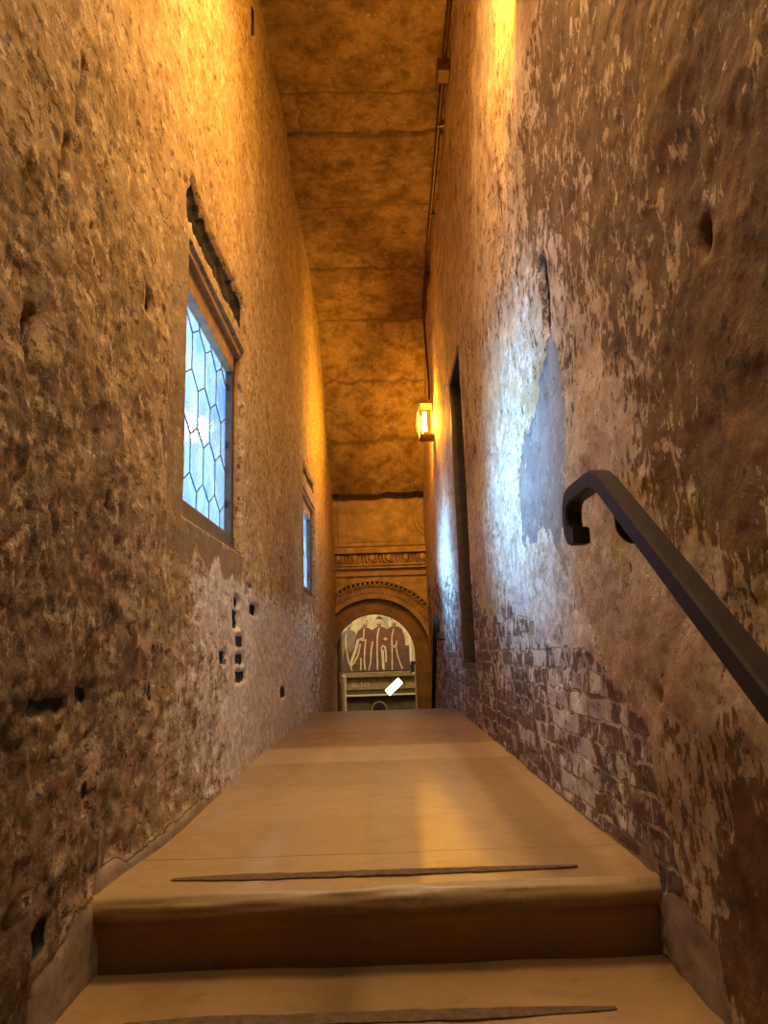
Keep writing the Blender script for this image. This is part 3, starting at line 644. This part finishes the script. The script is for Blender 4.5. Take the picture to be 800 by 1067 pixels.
# conduit along the ceiling corner
cd=empty('electric_conduit',(BR-.03,3.0,4.3)); tag(cd,'red-brown conduit running along the ceiling corner and down to the far lantern','pipe'); ox,oy,oz=cd.location
bm=bmesh.new(); tube(bm,[(BR-.045-ox,y-oy,float(cz(np.array(y)))-.055-oz) for y in np.linspace(1.6,7.15,30)],.017,10); bmobj('pipe',bm,M_CONDUIT,cd,True)
bm=bmesh.new(); tube(bm,[tuple(Vector(p)-cd.location) for p in spline([(BR-.035,7.1,4.125),(BR-.032,7.19,4.05),(BR-.030,7.16,3.9),(BR-.028,7.0,3.4),(BR-.035,6.87,3.05),(BR-.05,6.83,2.945)],8)],.011,8); bmobj('drop_cable',bm,M_CONDUIT,cd,True)
for y in (3.6,4.6,5.6,6.5):
    bm=bmesh.new(); box(bm,BR-.06-ox,BR-.0-ox,y-.012-oy,y+.012-oy,float(cz(np.array(y)))-.080-oz,float(cz(np.array(y)))-.03-oz,.003); bmobj('pipe_clip',bm,M_CONDUIT,cd)
bm=bmesh.new(); box(bm,BR-.09-ox,BR-.005-ox,4.08-oy,4.2-oy,4.29-oz,4.38-oz,.006); bmobj('junction_box',bm,M_CONDUIT,cd)

# ------------------------------------------------------------------ handrails
hr=empty('handrail',(BR,1.4,.5)); tag(hr,'near brown-black square handrail with hooked end on the right wall','handrail'); o3=hr.location
XR_=BR-.085
bm=bmesh.new()
path=[(XR_,-.6,-.66),(XR_,.93,.435),(XR_,1.46,.818),(XR_,1.50,.842),(XR_,1.53,.852),(XR_,1.56,.855),(XR_,1.70,.858),(XR_,1.735,.852),(XR_,1.755,.83),(XR_,1.762,.80),(XR_,1.757,.775),(XR_,1.74,.757),(XR_,1.72,.752),(XR_,1.69,.752)]
tube(bm,[tuple(Vector(p)-o3) for p in path],.0205,square=True); bmobj('rail_bar',bm,M_IRON,hr)
for (yb,zb) in ((1.42,.715),(.55,.085)):
    bm=bmesh.new(); tube(bm,[tuple(Vector(p)-o3) for p in spline([(XR_,yb,zb+.07),(XR_,yb,zb+.02),(XR_+.003,yb,zb+.002),(XR_+.016,yb,zb-.014),(XR_+.035,yb,zb-.018),(BR+.01,yb,zb-.018)],5)],.0075,8); bmobj('wall_bracket',bm,M_BLACK,hr,True)
h2=empty('handrail',(BR,6.7,.7)); tag(h2,'far thin black handrail descending beside the brick at the arch','handrail'); o3=h2.location; X2=BR-.075
bm=bmesh.new(); path=[(X2,9.0,-1.25),(X2,7.02,.66),(X2,6.90,.765),(X2,6.84,.79),(X2,6.76,.79),(X2,6.70,.77),(X2,6.675,.73),(X2,6.68,.69),(X2,6.71,.67)]
tube(bm,[tuple(Vector(p)-o3) for p in path],.021,square=True); bmobj('rail_bar',bm,M_BLACK,h2)
for (yb,zb) in ((7.0,.60),(8.3,-.65)):
    bm=bmesh.new(); tube(bm,[tuple(Vector(p)-o3) for p in [(X2,yb,zb+.06),(X2+.01,yb,zb),(X2+.04,yb,zb-.01),(BR+.015,yb,zb-.01)]],.010,8); bmobj('wall_bracket',bm,M_BLACK,h2,True)
# iron peg high on the left wall
bm=bmesh.new(); tube(bm,[(AL-.03,3.27,3.97),(AL+.012,3.27,3.965),(AL+.022,3.27,3.94),(AL+.022,3.27,3.79)],.010,8); o=bmobj('iron_hook',bm,M_BLACK,None,True); tag(o,'small black iron hook high on the left wall near the ceiling','hook')

# ------------------------------------------------------------------ hall beyond the arch
HY=16.0; HX0,HX1,HZ0,HZ1=-4.2,4.2,-1.19,4.6
def plane(name,vs,mat,kind='structure'):
    o=mk(name,vs,[(0,1,2,3)],mat); o['kind']=kind; return o
plane('wall_hall',[(HX0,HY,HZ0),(HX1,HY,HZ0),(HX1,HY,HZ1),(HX0,HY,HZ1)],M_HALL)
plane('wall_hall_left',[(HX0,9.7,HZ0),(HX0,HY,HZ0),(HX0,HY,HZ1),(HX0,9.7,HZ1)],M_HALL)
plane('wall_hall_right',[(HX1,9.7,HZ0),(HX1,HY,HZ0),(HX1,HY,HZ1),(HX1,9.7,HZ1)],M_HALL)
plane('ceiling_hall',[(HX0,9.7,HZ1),(HX1,9.7,HZ1),(HX1,HY,HZ1),(HX0,HY,HZ1)],M_HALL)
plane('floor_hall',[(HX0,9.7,HZ0),(HX1,9.7,HZ0),(HX1,HY,HZ0),(HX0,HY,HZ0)],M_STEP)
plane('wall_hall_front',[(HX0,9.72,ZT-.05),(HX1,9.72,ZT-.05),(HX1,9.72,HZ1),(HX0,9.72,HZ1)],M_HALL)
plane('wall_hall_front_left',[(HX0,9.72,HZ0),(XL+.02,9.72,HZ0),(XL+.02,9.72,ZT-.04),(HX0,9.72,ZT-.04)],M_HALL)
plane('wall_hall_front_right',[(XR-.02,9.72,HZ0),(HX1,9.72,HZ0),(HX1,9.72,ZT-.04),(XR-.02,9.72,ZT-.04)],M_HALL)
# painting: a generic group of robed men
pt=empty('painting',(-.95,HY-.03,.05)); tag(pt,'large painting of four men in dark red robes seen through the arch','painting'); po=pt.location
cols=dict(bg=(.52,.46,.29),col=(.33,.29,.19),red=(.15,.06,.038),dk=(.10,.062,.05),gold=(.60,.50,.30),skin=(.56,.38,.22),hair=(.07,.05,.035),beard=(.20,.125,.07),grey=(.20,.17,.125),fur=(.58,.48,.28),pale=(.58,.52,.36))
mats=[];names=list(cols)
for k in names: mats.append(simple('paint '+k,cols[k],.5,.3,0,.22,9,.05))
vs=[];fs=[];mi=[]; layer=[0]
def poly(pts,c):
    layer[0]+=1; b=len(vs)
    for (cx,cy) in pts: vs.append((-.963+cx*.002266-po.x,-.004-.0004*layer[0],1.5365-cy*.002194-po.z))
    fs.append(tuple(range(b,b+len(pts)))); mi.append(names.index(c))
def ell(cx,cy,rx,ry,c): poly([(cx+rx*math.cos(a),cy+ry*math.sin(a)) for a in [2*math.pi*k/18 for k in range(18)]],c)
def stroke(pts,w,c):
    L=[];Rr=[]
    for i,p in enumerate(pts):
        a=pts[max(i-1,0)];b=pts[min(i+1,len(pts)-1)]; dx,dy=b[0]-a[0],b[1]-a[1]; l=math.hypot(dx,dy) or 1; nx,ny=-dy/l*w/2,dx/l*w/2
        L.append((p[0]+nx,p[1]+ny)); Rr.append((p[0]-nx,p[1]-ny))
    poly(L+Rr[::-1],c)
poly([(-900,-500),(660,-500),(660,655),(-900,655)],'bg')
for cx in (225,440): poly([(cx-28,-500),(cx+28,-500),(cx+28,300),(cx-28,300)],'col'); poly([(cx+28,-500),(cx+40,-500),(cx+40,300),(cx+28,300)],'pale')
poly([(-900,420),(660,420),(660,655),(-900,655)],'dk')
def man(x,y,s,robe,hairc,bald=False,lean=0):
    poly([(x-28*s,y+55*s),(x+28*s,y+55*s),(x+75*s,y+85*s),(x+98*s,y+170*s),(x+105*s,y+300*s),(x+100*s,655),(x-90*s,655),(x-100*s,y+300*s),(x-110*s,y+190*s),(x-72*s,y+85*s)],robe)
    poly([(x-70*s,y+350*s),(x-30*s,y+250*s),(x+10*s,y+330*s),(x+60*s,y+260*s),(x+98*s,y+330*s),(x+102*s,655),(x-92*s,655)],'dk')
    ell(x,y,30*s,44*s,'skin')
    if not bald: poly([(x-31*s,y-5*s),(x-30*s,y-34*s),(x,y-52*s),(x+32*s,y-34*s),(x+33*s,y+10*s),(x+22*s,y-18*s),(x-22*s,y-22*s)],hairc)
    else: poly([(x+14*s,y-26*s),(x+30*s,y-18*s),(x+32*s,y+18*s),(x+22*s,y+12*s)],hairc)
    poly([(x-24*s,y+20*s),(x-9*s,y+27*s),(x+9*s,y+27*s),(x+24*s,y+18*s),(x+18*s,y+42*s),(x,y+54*s),(x-18*s,y+42*s)],'beard'); poly([(x-13*s,y+13*s),(x-2*s,y+9*s),(x+9*s,y+12*s),(x+9*s,y+17*s),(x-13*s,y+18*s)],'beard')
    for ex in (-13,7): ell(x+ex*s,y-8*s,4.5*s,3*s,'hair')
    poly([(x-4*s,y-6*s),(x+1*s,y-6*s),(x+2*s,y+10*s),(x-8*s,y+10*s)],'pale')
man(75,200,.85,'grey','hair'); man(235,175,1,'red','grey',True); man(520,170,1.0,'red','hair'); man(375,170,1.02,'red','hair')
stroke([(55,285),(40,330),(45,430),(65,560),(100,655)],11,'gold')
stroke([(225,240),(218,320),(205,350)],13,'gold'); stroke([(165,345),(140,440),(105,530),(80,600)],26,'fur'); stroke([(185,390),(160,500),(120,575),(85,612)],14,'fur')
stroke([(240,345),(225,450),(218,560),(225,650)],12,'gold'); stroke([(305,370),(285,480),(280,570),(260,655)],12,'gold'); stroke([(185,530),(183,650)],12,'gold')
stroke([(372,235),(352,320),(345,480),(345,655)],13,'gold'); stroke([(405,655),(395,500),(385,440),(400,415),(425,430),(432,500),(428,580)],16,'fur'); stroke([(400,640),(398,460)],24,'fur')
stroke([(512,250),(492,330),(490,500),(485,655)],11,'gold'); stroke([(540,370),(530,440),(548,540),(585,650)],11,'gold')
for p in ((215,352),(190,345),(520,425),(430,350)): ell(p[0],p[1],20,15,'skin')
for k in range(6): man(-110-150*k,185+10*math.sin(k*2),1,'red' if k%2 else 'grey','hair',k%3==0); stroke([(-110-150*k,240),(-118-150*k,400),(-112-150*k,650)],12,'gold')
mk('canvas',vs,fs,mats=mats,midx=mi,parent=pt)
for za in (-.035,2.5): bm=bmesh.new(); box(bm,-2.1,1.50,-.03,.03,za,za+.05,.005); bmobj('frame_rail',bm,M_PANELG,pt)
bm=bmesh.new(); box(bm,1.482,1.525,-.035,.03,-.02+.16,2.56,.005); bmobj('frame_stile',bm,M_FACJ,pt)
# panelling under the painting
pn=empty('wood_panelling',(0,HY,HZ0)); tag(pn,'dark carved wood panelling with lettered frieze below the painting','panelling'); q=pn.location
def pb(name,lst,mat):
    bm=bmesh.new()
    for a in lst: box(bm,a[0],a[1],a[2]-HY,a[3]-HY,a[4]-HZ0,a[5]-HZ0,.004)
    return bmobj(name,bm,mat,pn)
PX0,PX1=-3.0,1.35
pb('carcass',[(PX0,PX1,HY-.16,HY-.0,HZ0,.01)],M_PANEL)
pb('top_moulding',[(PX0,PX1-.7,HY-.30,HY-.0,-.03,.012),(PX0,PX1-.7,HY-.24,HY-.1,-.04,.0)],M_PANELG)
fz_=pb('frieze',[(PX0,PX1-.55,HY-.19,HY-.1,-.30,-.04)],M_PANELG)
pb('shelf_moulding',[(PX0,PX1-.5,HY-.30,HY-.1,-.43,-.40)],M_LETTER)
pb('dark_rail',[(PX0,PX1,HY-.22,HY-.1,-.52,-.43)],M_BLACK)
bm=bmesh.new()
for k in range(40):
    x=-2.9+.095*k
    if x<.6: tube(bm,[(x+.035*math.sin(a),-.195,-.085-HZ0+.022*math.cos(a)) for a in [math.radians(d) for d in range(-100,101,25)]],.009,6)
bmobj('scroll_ornament',bm,M_PANEL,fz_)
cu=bpy.data.curves.new('frieze_lettering','FONT'); cu.body='D.TO'; cu.size=.135; cu.space_character=1.25; cu.extrude=.004; cu.align_x='LEFT'
to=bpy.data.objects.new('tmp',cu); C.objects.link(to); dg=bpy.context.evaluated_depsgraph_get(); me=bpy.data.meshes.new_from_object(to.evaluated_get(dg)); bpy.data.objects.remove(to)
lo=bpy.data.objects.new('frieze_lettering',me); C.objects.link(lo); me.materials.clear(); me.materials.append(M_LETTER); lo.parent=fz_; lo.rotation_euler=(math.pi/2,0,0); lo.location=(-.74,-.196,-.235-HZ0)
for x in (-2.6,-1.9): pb('lower_panel',[(x,x+.62,HY-.185,HY-.15,-1.1,-.58)],M_PANEL)
for x in (-.88,.27): pb('lower_panel',[(x,x+.50,HY-.185,HY-.15,-1.1,-.57)],M_PANEL)
bm=bmesh.new(); tube(bm,[(-.17+.155*math.cos(a),-.19,-.72-HZ0+.155*math.sin(a)) for a in [math.radians(d) for d in range(-40,221,10)]],.018,8); tube(bm,[(-.17,-.19,-.56-HZ0),(-.17,-.19,-.50-HZ0)],.02,8); bmobj('round_arch_rim',bm,M_PANELG,pn,True)
bm=bmesh.new(); bmesh.ops.create_cone(bm,cap_ends=True,segments=32,radius1=.145,radius2=.145,depth=.03,matrix=Matrix.Translation((-.17,-.17,-.72-HZ0))@Matrix.Rotation(math.pi/2,4,'X')); bmobj('round_recess',bm,M_BLACK,pn)
# wall box by the painting
wb=empty('wall_speaker',(.62,HY,.05)); tag(wb,'small black box above a white wedge standing for a light patch, right of the painting in the arch','box')
bm=bmesh.new(); box(bm,-.075,.075,-.16,-.02,0,.22,.006); bmobj('case',bm,M_BLACK,wb)
bm=bmesh.new(); vv=[(-.07,-.02,-.01),(.10,-.02,-.01),(.10,-.02,-.20),(-.07,-.14,-.01),(.10,-.14,-.01),(.10,-.14,-.20)]  # white wedge under the box stands in for a patch of light
vv=[bm.verts.new(p) for p in vv]
for f in ((0,1,2),(3,4,5),(0,1,4,3),(1,2,5,4),(2,0,3,5)): bm.faces.new([vv[k] for k in f])
bmobj('light_wedge',bm,M_FACJ,wb)
# spotlight in the hall
sp=empty('spotlight',(.15,14.6,-.20)); tag(sp,'dazzling white spotlight glaring in front of the dark panelling','lamp'); sp.rotation_euler=(0,-.72,0)
bm=bmesh.new(); box(bm,-.20,.20,.0,.12,-.085,.085,.01); bmobj('housing',bm,M_BLACK,sp)
bm=bmesh.new(); box(bm,-.18,.18,-.01,.0,-.07,.07,.004); bmobj('lamp_face',bm,emit('spotlight glare',(1,.88,.58),9),sp)
bm=bmesh.new(); tube(bm,[(0,.06,0),(.12,.3,-.1),(.2,1.2,-.13)],.012,8); bmobj('bracket_arm',bm,M_BLACK,sp)

# ------------------------------------------------------------------ light
def area(name,loc,aim,sx,sy,power,col,spread=math.pi):
    L=bpy.data.lights.new(name,'AREA'); L.shape='RECTANGLE'; L.size=sx; L.size_y=sy; L.energy=power; L.color=col; L.spread=spread
    o=bpy.data.objects.new(name,L); C.objects.link(o); o.location=loc
    o.rotation_euler=(Vector(aim)-Vector(loc)).to_track_quat('-Z','Y').to_euler(); return o
# daylight outside the two windows
for W in (W1,W2):
    yc=(W[0]+W[1])/2; z=(W[2]+W[3])/2
    area('daylight',(AL-.95,yc-.18,z+.14),(BR,yc+.14,z-.10),.95,1.45,84 if W is W1 else 130,(.27,.60,1.0),math.radians(56))
# hall lamps
area('hall_light',(0,12.2,4.3),(-.3,16,.4),3.0,1.0,330,(1,.80,.48))
area('hall_light',(1.8,13.0,4.3),(0,9.9,.0),1.0,1.0,40,(1,.86,.6))
# unseen warm fill lights added near the ceiling to brighten the lower walls
area('fill_light',(-.03,2.1,4.25),(-.03,2.3,0),.7,.9,34,(1,.70,.38),math.radians(110))
area('fill_light',(-.03,.35,3.6),(-.03,1.3,0),.7,.9,48,(1,.70,.40))
w=bpy.data.worlds.new('world'); S.world=w; w.use_nodes=True; w.node_tree.nodes['Background'].inputs[0].default_value=(.55,.75,1,1); w.node_tree.nodes['Background'].inputs[1].default_value=.02

# ------------------------------------------------------------------ camera
f,pitch,yaw,roll,h=740.,.1942,.0045,-.033,.4923
cp,sp_=math.cos(pitch),math.sin(pitch); fw=Vector((math.sin(yaw)*cp,math.cos(yaw)*cp,sp_)); rt=Vector((math.cos(yaw),-math.sin(yaw),0)); up=rt.cross(fw)
r2=rt*math.cos(roll)+up*math.sin(roll); u2=-rt*math.sin(roll)+up*math.cos(roll)
cam=bpy.data.cameras.new('camera'); co=bpy.data.objects.new('camera',cam); C.objects.link(co)
co.matrix_world=Matrix(((r2.x,u2.x,-fw.x,0),(r2.y,u2.y,-fw.y,0),(r2.z,u2.z,-fw.z,h),(0,0,0,1)))
cam.sensor_fit='HORIZONTAL'; cam.sensor_width=36; cam.lens=f/800*36; cam.clip_start=.05
S.camera=co
vs_=S.view_settings; vs_.view_transform='Standard'; vs_.look='None'; vs_.gamma=1; vs_.use_curve_mapping=False; vs_.exposure=0
S.cycles.denoising_prefilter='NONE'; S.cycles.max_bounces=8; S.cycles.diffuse_bounces=5; S.cycles.transparent_max_bounces=12; S.cycles.sample_clamp_indirect=6; S.cycles.caustics_reflective=False
